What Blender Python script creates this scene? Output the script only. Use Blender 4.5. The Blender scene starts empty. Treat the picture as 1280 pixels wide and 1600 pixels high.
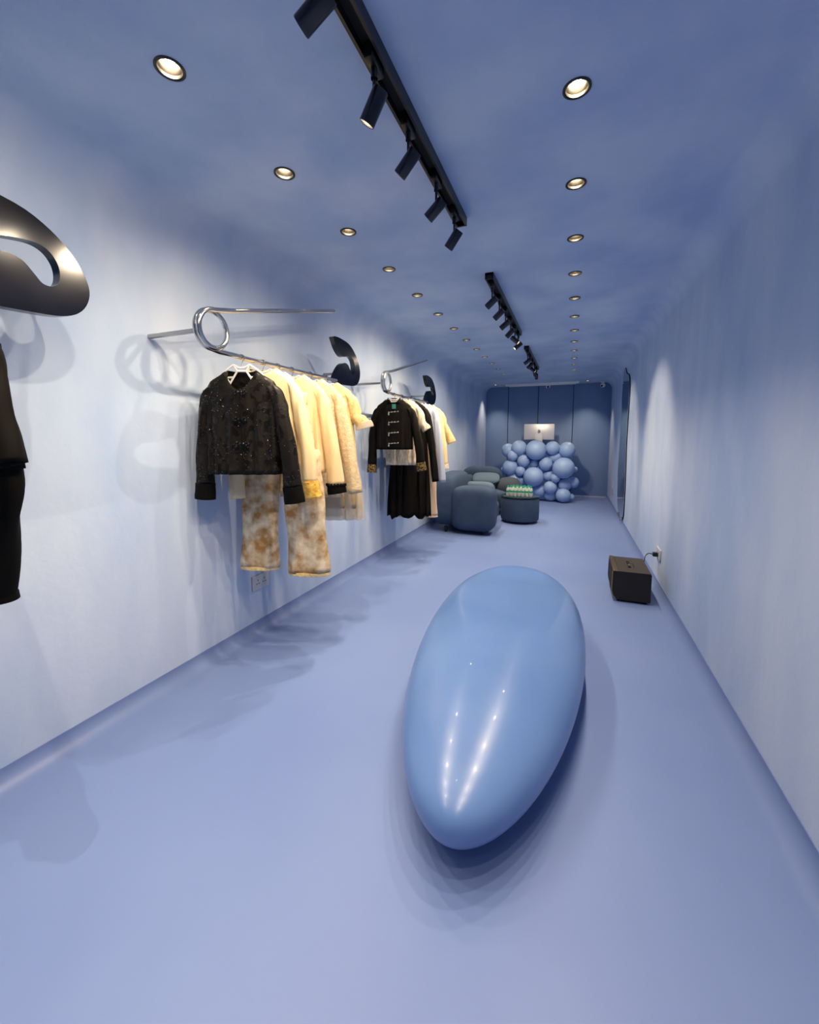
import bpy, bmesh, math, random
from mathutils import Vector, Matrix
random.seed(7)
R = math.radians
sc = bpy.context.scene
col = sc.collection

# ------------------------------------------------------------------ camera
CAM_H = 1.5
cam_d = bpy.data.cameras.new('camera')
cam_d.sensor_fit = 'HORIZONTAL'; cam_d.sensor_width = 36.0
cam_d.lens = 640.0 / 1280.0 * 36.0
cam_d.shift_y = -54.0 / 1280.0
cam_d.clip_start = 0.02
cam = bpy.data.objects.new('camera', cam_d); col.objects.link(cam)
cam.location = (0, 0, CAM_H)
cam.rotation_euler = (R(90 - 5.533), 0, R(21.709))
sc.camera = cam

# ------------------------------------------------------------------ world, exposure
w = bpy.data.worlds.new('world'); sc.world = w; w.use_nodes = True
w.node_tree.nodes['Background'].inputs[0].default_value = (0.5, 0.6, 0.8, 1)
w.node_tree.nodes['Background'].inputs[1].default_value = 0.0
vs = sc.view_settings
vs.view_transform = 'Standard'; vs.look = 'None'; vs.gamma = 1.0; vs.use_curve_mapping = False
vs.exposure = 1.48
sc.cycles.max_bounces = 12; sc.cycles.diffuse_bounces = 8
WARM = (1.0, 0.80, 0.56)
WARM_TRACK = (1.0, 0.77, 0.50)
DOWN_W = 28.0     # each recessed downlight
TRACK_W = 16.0    # each track spotlight

# ------------------------------------------------------------------ room measures
XL, XR = -2.235, 0.835
YF, YB = -2.2, 11.3
ZC = 2.85
XRAIL, ZRAIL = -1.856, 1.975

# ------------------------------------------------------------------ materials
def lin(c):
    return tuple(((v/255.0)/12.92 if v/255.0 <= 0.04045 else ((v/255.0+0.055)/1.055)**2.4) for v in c) + (1.0,)

def mat(name, rgb, rough=0.6, metal=0.0, spec=0.5, coat=0.0, trans=0.0, emit=None, estr=0.0,
        rgb2=None, scale=4.0, stretch=(1, 1, 1), detail=5.0, bump=0.0, bscale=60.0, sheen=0.0, alpha=1.0, lo=0.35, hi=0.65, ior=1.45):
    m = bpy.data.materials.new(name); m.use_nodes = True
    nt = m.node_tree; b = nt.nodes['Principled BSDF']
    c = lin(rgb)
    b.inputs['Base Color'].default_value = c
    b.inputs['Roughness'].default_value = rough
    b.inputs['Metallic'].default_value = metal
    b.inputs['Specular IOR Level'].default_value = spec
    b.inputs['Coat Weight'].default_value = coat
    b.inputs['Transmission Weight'].default_value = trans
    b.inputs['IOR'].default_value = ior
    b.inputs['Alpha'].default_value = alpha
    b.inputs['Sheen Weight'].default_value = sheen
    if emit:
        b.inputs['Emission Color'].default_value = emit + (1.0,) if len(emit) == 3 else emit
        b.inputs['Emission Strength'].default_value = estr
    tc = nt.nodes.new('ShaderNodeTexCoord')
    if rgb2:
        mp = nt.nodes.new('ShaderNodeMapping'); mp.inputs['Scale'].default_value = stretch
        n = nt.nodes.new('ShaderNodeTexNoise'); n.inputs['Scale'].default_value = scale; n.inputs['Detail'].default_value = detail
        rp = nt.nodes.new('ShaderNodeValToRGB')
        rp.color_ramp.elements[0].position = lo; rp.color_ramp.elements[0].color = c
        rp.color_ramp.elements[1].position = hi; rp.color_ramp.elements[1].color = lin(rgb2)
        nt.links.new(tc.outputs['Object'], mp.inputs[0]); nt.links.new(mp.outputs[0], n.inputs['Vector'])
        nt.links.new(n.outputs['Fac'], rp.inputs[0]); nt.links.new(rp.outputs[0], b.inputs['Base Color'])
    if bump > 0:
        n2 = nt.nodes.new('ShaderNodeTexNoise'); n2.inputs['Scale'].default_value = bscale; n2.inputs['Detail'].default_value = 3
        bp = nt.nodes.new('ShaderNodeBump'); bp.inputs['Strength'].default_value = bump; bp.inputs['Distance'].default_value = 0.01
        nt.links.new(tc.outputs['Object'], n2.inputs['Vector']); nt.links.new(n2.outputs['Fac'], bp.inputs['Height'])
        nt.links.new(bp.outputs[0], b.inputs['Normal'])
    return m

M = {}
M['wall'] = mat('limewash_blue', (159, 181, 215), 0.85, spec=0.2, rgb2=(184, 200, 224), scale=1.9, stretch=(1, 1, 0.4), detail=8, bump=0.12, bscale=25)
M['floor'] = mat('floor_blue', (101, 121, 171), 0.42, spec=0.35, rgb2=(107, 127, 175), scale=0.9, detail=4, bump=0.02, bscale=30)
M['panel'] = mat('panel_blue', (112, 138, 180), 0.6, spec=0.3, rgb2=(118, 143, 184), scale=3, stretch=(1, 1, .3))
M['gap'] = mat('panel_gap', (44, 58, 86), 0.9)
M['black'] = mat('black_metal', (16, 16, 17), 0.35, metal=0.0, spec=0.6)
M['blackhead'] = mat('black_anodised', (66, 66, 70), 0.24, metal=0.8)
M['chrome'] = mat('brushed_steel', (206, 203, 196), 0.14, metal=1.0)
M['steel'] = mat('steel_bar', (172, 172, 170), 0.32, metal=1.0)
M['plate'] = mat('polished_dark_steel', (64, 66, 72), 0.15, metal=1.0, rgb2=(82, 84, 88), scale=3, bump=0.015, bscale=8)
M['reflector'] = mat('bronze_reflector', (30, 27, 24), 0.3, metal=0.7)
M['lens'] = mat('lamp_lens', (255, 240, 215), 0.4, emit=(1.0, 0.80, 0.52), estr=60.0)
M['lens_dim'] = mat('lamp_lens_dim', (120, 110, 95), 0.4, emit=(1.0, 0.80, 0.52), estr=0.8)
M['hanger'] = mat('white_acrylic', (226, 228, 232), 0.35)
M['sculpt'] = mat('glossy_blue_resin', (84, 116, 172), 0.28, spec=0.5, coat=0.2, rgb2=(90, 121, 176), scale=3, bump=0.008, bscale=12)
M['sofa'] = mat('slate_blue_fabric', (55, 72, 96), 0.9, spec=0.2, bump=0.1, bscale=220, rgb2=(62, 79, 103), scale=6)
M['sofa_light'] = mat('pale_slate_fabric', (84, 103, 122), 0.9, spec=0.2, bump=0.1, bscale=200)
M['sofa_dark'] = mat('dark_slate_fabric', (60, 68, 80), 0.9, spec=0.2, bump=0.1, bscale=200)
M['ball'] = mat('blue_ball', (138, 168, 216), 0.42, spec=0.4, rgb2=(145, 174, 220), scale=5)
M['desktop'] = mat('desk_top', (178, 190, 208), 0.5)
M['alu'] = mat('aluminium', (192, 197, 208), 0.4, metal=0.35)
M['logo'] = mat('logo_grey', (150, 152, 158), 0.2, metal=0.5)
M['glass'] = mat('smoked_glass', (70, 90, 100), 0.03, trans=0.7, spec=0.6)
M['bottle'] = mat('clear_plastic', (232, 238, 236), 0.12, trans=0.45, ior=1.2)
M['green'] = mat('green_label', (22, 150, 112), 0.5)
M['mirror'] = mat('mirror_glass', (196, 208, 214), 0.02, metal=1.0)
M['white'] = mat('white_plastic', (238, 239, 240), 0.5)
M['socket'] = mat('socket_grey', (176, 180, 188), 0.4)
M['dark'] = mat('dark_hole', (14, 14, 16), 0.8)
M['tolex'] = mat('black_tolex', (24, 21, 19), 0.55, bump=0.25, bscale=300)
M['grille'] = mat('grille_cloth', (20, 20, 21), 0.9, bump=0.4, bscale=400)
M['brass'] = mat('brass', (206, 160, 96), 0.25, metal=1.0)
M['leather'] = mat('brown_leather', (48, 40, 32), 0.55, bump=0.2, bscale=250)

# cloth
def sequin_mat():
    m = mat('black_sequin', (6, 5, 4), 0.6, rgb2=(15, 10, 7), spec=.3, scale=9, stretch=(3, 3, .6))
    nt = m.node_tree; b = nt.nodes['Principled BSDF']
    tc = nt.nodes.new('ShaderNodeTexCoord')
    v = nt.nodes.new('ShaderNodeTexVoronoi'); v.inputs['Scale'].default_value = 260
    n = nt.nodes.new('ShaderNodeTexNoise'); n.inputs['Scale'].default_value = 22; n.inputs['Detail'].default_value = 4
    r = nt.nodes.new('ShaderNodeValToRGB'); r.color_ramp.elements[0].position = .5; r.color_ramp.elements[1].position = .56
    mu = nt.nodes.new('ShaderNodeMath'); mu.operation = 'MULTIPLY'
    bp = nt.nodes.new('ShaderNodeBump'); bp.inputs['Distance'].default_value = 0.02; bp.inputs['Strength'].default_value = .15
    mr = nt.nodes.new('ShaderNodeMapRange'); mr.inputs['To Min'].default_value = .75; mr.inputs['To Max'].default_value = .34
    nt.links.new(tc.outputs['Object'], v.inputs['Vector']); nt.links.new(tc.outputs['Object'], n.inputs['Vector'])
    nt.links.new(n.outputs['Fac'], r.inputs[0]); nt.links.new(r.outputs[0], mu.inputs[0])
    sep = nt.nodes.new('ShaderNodeSeparateColor'); nt.links.new(v.outputs['Color'], sep.inputs[0])
    nt.links.new(sep.outputs[0], mu.inputs[1]); nt.links.new(mu.outputs[0], bp.inputs['Height'])
    nt.links.new(bp.outputs[0], b.inputs['Normal'])
    nt.links.new(r.outputs[0], mr.inputs['Value']); nt.links.new(mr.outputs[0], b.inputs['Roughness'])
    return m
M['sequin'] = sequin_mat()
M['velvet'] = mat('black_velvet', (5, 5, 5), 0.8, spec=.15)
M['blackcloth'] = mat('black_cloth', (9, 8, 8), 0.8, spec=.15, rgb2=(15, 12, 10), scale=6, stretch=(4, 4, .5))
M['lining'] = mat('brown_lining', (72, 52, 36), 0.6)
M['cream'] = mat('cream_satin', (226, 204, 158), 0.6, rgb2=(231, 210, 166), scale=5, stretch=(3, 3, .7))
M['cream2'] = mat('cream_wool', (224, 200, 152), 0.8, rgb2=(230, 207, 160), scale=8)
M['creamtex'] = mat('cream_jacquard', (206, 184, 146), 0.75, rgb2=(228, 208, 170), scale=60, stretch=(.5, .5, 1), bump=.5, bscale=70)
M['lace'] = mat('cream_lace', (230, 208, 152), 0.7, rgb2=(208, 182, 122), scale=45, bump=.4, bscale=90)
M['brocade'] = mat('gold_brocade', (240, 200, 96), 0.5, rgb2=(196, 150, 54), scale=40, bump=.4, bscale=90)
M['tulle'] = mat('cream_tulle', (232, 220, 196), 0.8, alpha=0.5)
M['organza'] = mat('sand_organza', (206, 186, 148), 0.7, rgb2=(188, 168, 128), scale=14, alpha=0.88)
M['print'] = mat('gold_marble_print', (236, 222, 190), 0.7, rgb2=(166, 122, 62), scale=13, detail=10, lo=.34, hi=.66)
M['whitelace'] = mat('ivory_lace', (232, 218, 192), 0.7, rgb2=(186, 170, 146), scale=30, stretch=(2, 2, .6), bump=.3, bscale=80)
M['paleblue'] = mat('pale_blue_cotton', (168, 178, 200), 0.8)
M['beige'] = mat('beige_cloth', (196, 172, 146), 0.8)
M['goldthread'] = mat('gold_embroidery', (150, 122, 70), 0.4, metal=.5, rgb2=(30, 24, 18), scale=70, lo=.45, hi=.55)
M['silver'] = mat('silver_bead', (220, 214, 200), 0.15, metal=1.0)
M['jet'] = mat('jet_bead', (10, 10, 11), 0.08, spec=.8)
M['sequin_bead'] = mat('sequin_bead', (158, 150, 142), 0.15, metal=1.0)
M['tag'] = mat('teal_label', (40, 120, 105), 0.6)

# ------------------------------------------------------------------ mesh helpers
class MB:
    def __init__(s): s.v = []; s.f = []
    def add(s, v, f):
        o = len(s.v); s.v += [tuple(p) for p in v]; s.f += [tuple(i+o for i in q) for q in f]; return s
    def box(s, x0, x1, y0, y1, z0, z1):
        return s.add([(x0,y0,z0),(x1,y0,z0),(x1,y1,z0),(x0,y1,z0),(x0,y0,z1),(x1,y0,z1),(x1,y1,z1),(x0,y1,z1)],
                     [(0,3,2,1),(4,5,6,7),(0,1,5,4),(1,2,6,5),(2,3,7,6),(3,0,4,7)])
    def bbox(s, x0, x1, y0, y1, z0, z1, r=0.01, seg=3):
        bm = bmesh.new(); bmesh.ops.create_cube(bm, size=1)
        for v in bm.verts:
            v.co = Vector(((x0+x1)/2+v.co.x*(x1-x0), (y0+y1)/2+v.co.y*(y1-y0), (z0+z1)/2+v.co.z*(z1-z0)))
        bmesh.ops.bevel(bm, geom=list(bm.edges), offset=r, segments=seg, profile=.5, affect='EDGES')
        bm.verts.index_update()
        s.add([tuple(v.co) for v in bm.verts], [tuple(v.index for v in f.verts) for f in bm.faces]); bm.free(); return s
    def tube(s, pts, r, n=10, cap=True, rx=None):
        pts = [Vector(p) for p in pts]; m = len(pts); rings = []
        rr = r if isinstance(r, (list, tuple)) else [r]*m
        t0 = (pts[1]-pts[0]).normalized()
        up = Vector((0,0,1)) if abs(t0.z) < .9 else Vector((1,0,0))
        nrm = (up - t0*up.dot(t0)).normalized()
        base = len(s.v)
        for i in range(m):
            t = (pts[min(i+1,m-1)] - pts[max(i-1,0)]).normalized()
            nrm = (nrm - t*nrm.dot(t)).normalized(); b = t.cross(nrm)
            for k in range(n):
                a = 2*math.pi*k/n
                s.v.append(tuple(pts[i] + nrm*math.cos(a)*rr[i] + b*math.sin(a)*rr[i]))
        for i in range(m-1):
            for k in range(n):
                a = base+i*n+k; b2 = base+i*n+(k+1)%n
                s.f.append((a, b2, b2+n, a+n))
        if cap:
            s.f.append(tuple(base+k for k in range(n))[::-1]); s.f.append(tuple(base+(m-1)*n+k for k in range(n)))
        return s
    def lathe(s, prof, c=(0,0,0), n=24, axis='Z', capb=False, capt=False):
        base = len(s.v)
        for (r, z) in prof:
            for k in range(n):
                a = 2*math.pi*k/n
                s.v.append((c[0]+r*math.cos(a), c[1]+r*math.sin(a), c[2]+z))
        for i in range(len(prof)-1):
            for k in range(n):
                a = base+i*n+k; b = base+i*n+(k+1)%n
                s.f.append((a, b, b+n, a+n))
        if capb: s.f.append(tuple(base+k for k in range(n))[::-1])
        if capt: s.f.append(tuple(base+(len(prof)-1)*n+k for k in range(n)))
        return s
    def sq(s, c, r, e1=.5, e2=.5, nu=32, nv=16, rot=0.0, tilt=0.0):
        """superellipsoid"""
        def p(x, e): return math.copysign(abs(x)**e, x)
        base = len(s.v); mt = Matrix.Rotation(rot, 3, 'Z') @ Matrix.Rotation(tilt, 3, 'X')
        for j in range(nv+1):
            ph = -math.pi/2 + math.pi*j/nv
            for i in range(nu):
                th = 2*math.pi*i/nu
                q = Vector((r[0]*p(math.cos(ph),e1)*p(math.cos(th),e2), r[1]*p(math.cos(ph),e1)*p(math.sin(th),e2), r[2]*p(math.sin(ph),e1)))
                s.v.append(tuple(mt @ q + Vector(c)))
        for j in range(nv):
            for i in range(nu):
                a = base+j*nu+i; b = base+j*nu+(i+1)%nu
                s.f.append((a, b, b+nu, a+nu))
        return s
    def plate(s, outline, x0, x1):
        """outline in (y,z), extruded along x"""
        n = len(outline); base = len(s.v)
        s.v += [(x0, y, z) for y, z in outline] + [(x1, y, z) for y, z in outline]
        for k in range(n):
            s.f.append((base+k, base+(k+1) % n, base+n+(k+1) % n, base+n+k))
        s.f.append(tuple(base+k for k in range(n))[::-1]); s.f.append(tuple(base+n+k for k in range(n)))
        return s
    def build(s, name, m, parent=None, smooth=True, off=(0,0,0), angle=40):
        me = bpy.data.meshes.new(name)
        me.from_pydata([(x-off[0], y-off[1], z-off[2]) for x, y, z in s.v], [], s.f)
        bm = bmesh.new(); bm.from_mesh(me); bmesh.ops.remove_doubles(bm, verts=bm.verts, dist=1e-6)
        bmesh.ops.recalc_face_normals(bm, faces=bm.faces); bm.to_mesh(me); bm.free()
        me.materials.append(m)
        if smooth:
            me.polygons.foreach_set('use_smooth', [True]*len(me.polygons))
            me.set_sharp_from_angle(angle=R(angle))
        o = bpy.data.objects.new(name, me); col.objects.link(o)
        if parent: o.parent = parent
        return o

def tag(o, label=None, cat=None, group=None, kind=None):
    if label: o['label'] = label
    if cat: o['category'] = cat
    if group: o['group'] = group
    if kind: o['kind'] = kind
    return o

def empty(name, loc, label, cat, group=None, rz=0.0):
    o = bpy.data.objects.new(name, None); col.objects.link(o)
    o.empty_display_size = 0.1; o.location = loc; o.rotation_euler = (0, 0, rz)
    return tag(o, label, cat, group)

def copy_tree(o, parent=None):
    c = o.copy(); col.objects.link(c); c.parent = parent
    for ch in list(o.children):
        copy_tree(ch, c)
    return c

def catmull(P, k=6, closed=False):
    P = [tuple(p) for p in P]; n = len(P); out = []
    for i in range(n if closed else n-1):
        g = lambda j: P[j % n] if closed else P[max(0, min(n-1, j))]
        a, b, c, d = g(i-1), g(i), g(i+1), g(i+2)
        for q in range(k):
            t = q/k
            out.append(tuple(.5*(2*b[m]+(c[m]-a[m])*t+(2*a[m]-5*b[m]+4*c[m]-d[m])*t*t+(-a[m]+3*b[m]-3*c[m]+d[m])*t**3) for m in range(len(b))))
    if not closed: out.append(P[-1])
    return out

ORD = ['first','second','third','fourth','fifth','sixth','seventh','eighth','ninth','tenth','eleventh','twelfth','thirteenth','fourteenth']

# ------------------------------------------------------------------ setting
def structure(o): o['kind'] = 'structure'; return o

def profile_slab(name, prof, m, outward):
    """prof: (x,z) open polyline, extruded from YF to YB with a thickness on the outer side"""
    b = MB(); n = len(prof)
    b.v = [(x, YF, z) for x, z in prof] + [(x, YB, z) for x, z in prof]
    b.f = [(i, i+1, n+i+1, n+i) for i in range(n-1)]
    return b

# floor with the resin curved up at both sides
rc = 0.085
pf = [(XL-.0, -0.06), ] ; pf = []
for k in range(9):
    a = R(180 + 90*k/8); pf.append((XL+.004+rc+rc*math.cos(a), rc+rc*math.sin(a)))
for k in range(9):
    a = R(270 + 90*k/8); pf.append((XR-.004-rc+rc*math.cos(a), rc+rc*math.sin(a)))
pf = [(XL-.0, rc), ] + pf + [(XR+.0, rc)]
n = len(pf)
pts = pf + [(XR, -.08), (XL, -.08)]
fb = MB(); n = len(pts)
fb.v = [(x, YF, z) for x, z in pts] + [(x, YB, z) for x, z in pts]
fb.f = [(i, (i+1) % n, n+(i+1) % n, n+i) for i in range(n)] + [tuple(range(n))[::-1], tuple(range(n, 2*n))]
structure(fb.build('floor', M['floor'], angle=50))

structure(MB().box(XL-.12, XL, YF, YB, -.08, ZC-.17).build('wall_left', M['wall'], smooth=False))
structure(MB().box(XR, XR+.12, YF, YB, -.08, ZC-.17).build('wall_right', M['wall'], smooth=False))
structure(MB().box(XL-.12, XR+.12, YF-.12, YF, -.08, 3.05).build('wall_front', M['wall'], smooth=False))
wb = structure(MB().box(XL-.12, XR+.12, YB, YB+.12, -.08, 3.05).build('wall_back', M['gap'], smooth=False))
seams = [XL-.008, -1.646, -.879, -.031, XR+.008]
for a, b_ in zip(seams[:-1], seams[1:]):
    MB().bbox(a+.008, b_-.008, YB-.03, YB, .03, 2.88, r=.004, seg=2).build('panel', M['panel'], wb)
structure(MB().bbox(XL+.01, XR-.01, YB-.034, YB-.004, 0.0, .03, r=.003, seg=1).build('baseboard_back', M['desktop']))

# ceiling with curved corners and holes for the downlights
DL_X = (-1.425, -0.035); DL_R = 0.043; TS = 0.1
DL_Y = [1.2+.645*i for i in range(-4, 13)]
cf = .17
cb = MB()
def strip(xs):
    n = len(xs); o = len(cb.v)
    cb.v += [(x, YF, z) for x, z in xs] + [(x, YB, z) for x, z in xs]
    cb.f += [(o+i, o+i+1, o+n+i+1, o+n+i) for i in range(n-1)]
arcL = [(XL+cf-cf*math.cos(R(90*k/12)), ZC-cf+cf*math.sin(R(90*k/12))) for k in range(13)]
arcR = [(XR-cf+cf*math.sin(R(90*k/12)), ZC-cf+cf*math.cos(R(90*k/12))) for k in range(13)]
strip(arcL + [(DL_X[0]-TS, ZC)])
strip([(DL_X[0]+TS, ZC), (DL_X[1]-TS, ZC)])
strip([(DL_X[1]+TS, ZC)] + arcR)
for X in DL_X:
    y = YF
    for Y in DL_Y:
        cb.add([(X-TS, y, ZC), (X+TS, y, ZC), (X+TS, Y-TS, ZC), (X-TS, Y-TS, ZC)], [(0, 1, 2, 3)])
        N = 32; o = len(cb.v)
        for k in range(N):
            a = 2*math.pi*(k+.5)/N; c, s_ = math.cos(a), math.sin(a); q = TS/max(abs(c), abs(s_))
            cb.v += [(X+DL_R*c, Y+DL_R*s_, ZC), (X+q*c, Y+q*s_, ZC)]
        for k in range(N):
            a, b_ = o+2*k, o+2*((k+1) % N)
            # corners of the square
            A, B = cb.v[a+1], cb.v[b_+1]
            if abs(A[0]-B[0]) > 1e-6 and abs(A[1]-B[1]) > 1e-6:
                cx_ = X+math.copysign(TS, A[0]-X); cy_ = Y+math.copysign(TS, A[1]-Y)
                cb.v.append((cx_, cy_, ZC)); cb.f.append((a, a+1, len(cb.v)-1, b_+1, b_))
            else:
                cb.f.append((a, a+1, b_+1, b_))
        y = Y+TS
    cb.add([(X-TS, y, ZC), (X+TS, y, ZC), (X+TS, YB, ZC), (X-TS, YB, ZC)], [(0, 1, 2, 3)])
ce = structure(cb.build('ceiling', M['wall'], angle=50))
structure(MB().box(XL-.12, XR+.12, YF, YB, 3.0, 3.08).build('trim_1', M['gap'], smooth=False))

# ------------------------------------------------------------------ lamps
def spot(name, parent, loc, direction, watts, size, blend, rad=.02, color=WARM):
    l = bpy.data.lights.new(name, 'SPOT'); l.energy = watts; l.color = color
    l.spot_size = R(size); l.spot_blend = blend; l.shadow_soft_size = rad
    o = bpy.data.objects.new(name, l); col.objects.link(o)
    o.location = loc; o.rotation_euler = Vector(direction).to_track_quat('-Z', 'Y').to_euler()
    if parent: o.parent = parent
    return o

def make_downlight(X, Y, label):
    r = empty('recessed_downlight', (X, Y, ZC), label, 'downlight', 'recessed ceiling downlights')
    if 'dl' not in globals(): pass
    return r
trim_b = MB().lathe([(DL_R+.010, 0), (DL_R+.010, -.004), (DL_R+.004, -.006), (DL_R-.001, -.003), (DL_R-.001, .012)], n=32)
cup_b = MB().lathe([(DL_R, .002), (.036, .045), (.030, .062), (.0, .066)], n=32)
lens_b = MB().lathe([(0.0, .034), (.018, .035), (.025, .039), (.027, .046), (.027,.062)], n=24)
proto = None
def downlight(X, Y, label):
    global proto
    if proto is None:
        r = empty('recessed_downlight', (X, Y, ZC), label, 'downlight', 'recessed ceiling downlights')
        trim_b.build('trim_ring', M['black'], r); cup_b.build('reflector', M['reflector'], r); lens_b.build('lens', M['lens'], r)
        spot('downlight_lamp', r, (0, 0, .020), (0, 0, -1), DOWN_W, 86, .85, .003)
        proto = r; return r
    r = copy_tree(proto); r.location = (X, Y, ZC); r['label'] = label; return r
for side, X in enumerate(DL_X):
    k = 0; k2 = 0
    for Y in DL_Y:
        seen = Y > (1.0 if side == 0 else 1.5)
        if seen:
            downlight(X, Y, 'round black recessed downlight, %s from the front in the %s ceiling row' % (ORD[k], ('left', 'right')[side])); k += 1
        elif Y > -1.5:
            downlight(X, Y, 'round recessed downlight of the %s ceiling row above the camera, %s from the entrance' % (('left', 'right')[side], ORD[k2])); k2 += 1
for X, Y, s_ in ((-1.9, 10.75, 'left'), (.27, 10.75, 'right')):
    r = empty('recessed_downlight', (X, Y, ZC), 'small dark ceiling downlight at the %s end of the white air slot' % s_, 'downlight', 'recessed ceiling downlights')
    MB().lathe([(.055, 0), (.055, -.006), (.046, -.008), (.044, -.002)], n=24).build('trim_ring', M['black'], r)
    MB().lathe([(.0, -.001), (.044, -.002)], n=24).build('reflector', M['reflector'], r)
    MB().lathe([(.0, -.004), (.026, -.004), (.028, -.001)], n=20).build('lens', M['lens_dim'], r)
    spot('downlight_lamp', r, (0, 0, -.008), (0, 0, -1), DOWN_W, 86, .85, .003)

# tracks and spotlights
TX = -.69; TW = .034
for (y0, y1, lab) in ((.55, 2.605, 'long black ceiling track nearest the camera, cut by the top edge'),
                      (3.5, 5.53, 'black ceiling track in the middle of the room'),
                      (6.39, 8.4, 'short-looking black ceiling track farthest from the camera')):
    r = empty('ceiling_track', (TX, y0, ZC), lab, 'track', 'black ceiling tracks')
    MB().box(-TW, TW, 0, y1-y0, -.012, 0).box(-TW, -TW+.011, 0, y1-y0, -.05, -.012).box(TW-.011, TW, 0, y1-y0, -.05, -.012).build('track_rail', M['black'], r, smooth=False)
    MB().box(-TW+.011, TW-.011, 0, y1-y0, -.020, -.012).build('conductor_strip', M['dark'], r, smooth=False)
    for ye in (0, y1-y0-.012):
        MB().box(-TW+.001, TW-.001, ye, ye+.012, -.051, -.001).build('end_cap', M['black'], r, smooth=False)

def spotlight(Y, direction, label, watts, size=94, blend=.8, scale=1.0, on=True):
    r = empty('track_spotlight', (TX, Y, ZC), label, 'spotlight', 'black cylinder track spotlights')
    d = Vector((direction[0], direction[1], direction[2]*.96)).normalized()
    MB().bbox(-.016, .016, -.05, .05, -.072, -.021, r=.004, seg=2).build('adapter', M['black'], r)
    pz = -.19
    MB().tube([(0, 0, -.07), (0, 0, -.10), (0, 0, pz)], .0065, n=8).lathe([(.012, -.105), (.012, -.072)], n=12).build('stem', M['black'], r)
    c = Vector((0, 0, pz)) ; a = c - d*.05
    q = Vector((0, 0, 1)).rotation_difference(d).to_matrix()
    hb = MB().lathe([(0, 0), (.026, 0), (.028, .003), (.028, .108), (.026, .11), (.024, .108), (.023, .092)], n=28)
    hb.v = [tuple(q @ Vector(v) + a) for v in hb.v]; hb.build('housing', M['blackhead'], r)
    lb = MB().lathe([(0, .090), (.023, .092)], n=20); lb.v = [tuple(q @ Vector(v) + a) for v in lb.v]
    lb.build('lens', M['lens'] if on else M['dark'], r)
    if on: spot('spot_lamp', r, tuple(a + d*.112), d, watts, size, blend, .003, WARM_TRACK)
    return r
near = 'black cylinder spotlight on the near track, '
T1 = [(1.05, (-.123, .0, -.071), 'leftmost, cut by the top edge'), (1.40, (-.07, .01, -.105), 'second from the top edge'),
      (1.72, (-.082, .01, -.08), 'third from the top edge'), (2.10, (-.088, .01, -.072), 'fourth from the top edge'),
      (2.44, (-.075, .02, -.088), 'hanging at the far end of the track')]
for Y, d, l in T1: spotlight(Y, d, near+l, TRACK_W)
spotlight(.70, (-.1, 0, -.08), 'black cylinder spotlight on the near track, overhead and out of the picture', TRACK_W)
mid = 'black cylinder spotlight on the middle track, '
T2 = [(3.65, (-.1, .02, -.08), 'nearest the camera'), (4.02, (-.1, .02, -.085), 'second from the camera'),
      (4.40, (-.1, .02, -.075), 'third from the camera'), (4.76, (-.085, .02, -.085), 'fourth from the camera'),
      (5.12, (.10, .0, -.085), 'fifth, turned to the right with its lamp showing'), (5.45, (-.09, -.03, -.08), 'at the far end')]
for k, (Y, d, l) in enumerate(T2): spotlight(Y, d, mid+l, TRACK_W*(2.2 if k == 4 else 1), *((60, .7) if k == 4 else ()))
far = 'small black spotlight on the farthest track, '
T3 = [(6.6, (-.1, 0, -.08), 'nearest the camera'), (7.0, (-.09, .0, -.09), 'second from the camera'),
      (7.4, (.10, 0.0, -.085), 'third, turned to the right'), (7.85, (.012, .11, -.09), 'fourth from the camera'), (8.25, (-.01, .10, -.085), 'at the far end')]
for k, (Y, d, l) in enumerate(T3): spotlight(Y, d, far+l, TRACK_W*(1, 1, 1.8, 2, 2)[k], *((66, .7) if k > 1 else ()))

# air slot, sensor, camera at the back of the ceiling
r = empty('air_slot_diffuser', (-.785, 10.85, ZC), 'long white linear air slot in the ceiling before the back panels', 'air vent')
MB().bbox(-.87, .87, -.10, -.055, -.05, 0, r=.005, seg=2).build('frame', M['white'], r)
MB().bbox(-.80, .80, .055, .10, -.05, 0, r=.005, seg=2).build('frame', M['white'], r)
MB().box(-.86, .86, -.055, .055, -.006, 0).build('slot', M['dark'], r, smooth=False)
MB().box(-.86, .86, -.008, .008, -.02, -.005).build('louver', M['white'], r, smooth=False)
r = empty('ceiling_sensor', (-.64, 11.1, ZC), 'tiny white ceiling sensor hanging below the middle of the air slot', 'sensor')
MB().bbox(-.05, .05, -.04, .04, -.09, 0, r=.012).build('body', M['white'], r)
MB().sq((0, -.04, -.07), (.026, .02, .026), 1, 1, 16, 8).build('lens', M['dark'], r)
r = empty('security_camera', (.62, 11.1, ZC), 'small white security camera in the far right ceiling corner', 'camera')
MB().lathe([(.05, 0), (.05, -.02), (.02, -.025), (.02, -.05)], n=20).build('mount', M['white'], r)
MB().sq((0, 0, -.085), (.055, .055, .05), .8, 1, 20, 12).build('body', M['white'], r)
MB().sq((-.025, -.045, -.10), (.025, .02, .025), 1, 1, 14, 8).build('lens', M['dark'], r)

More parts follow.
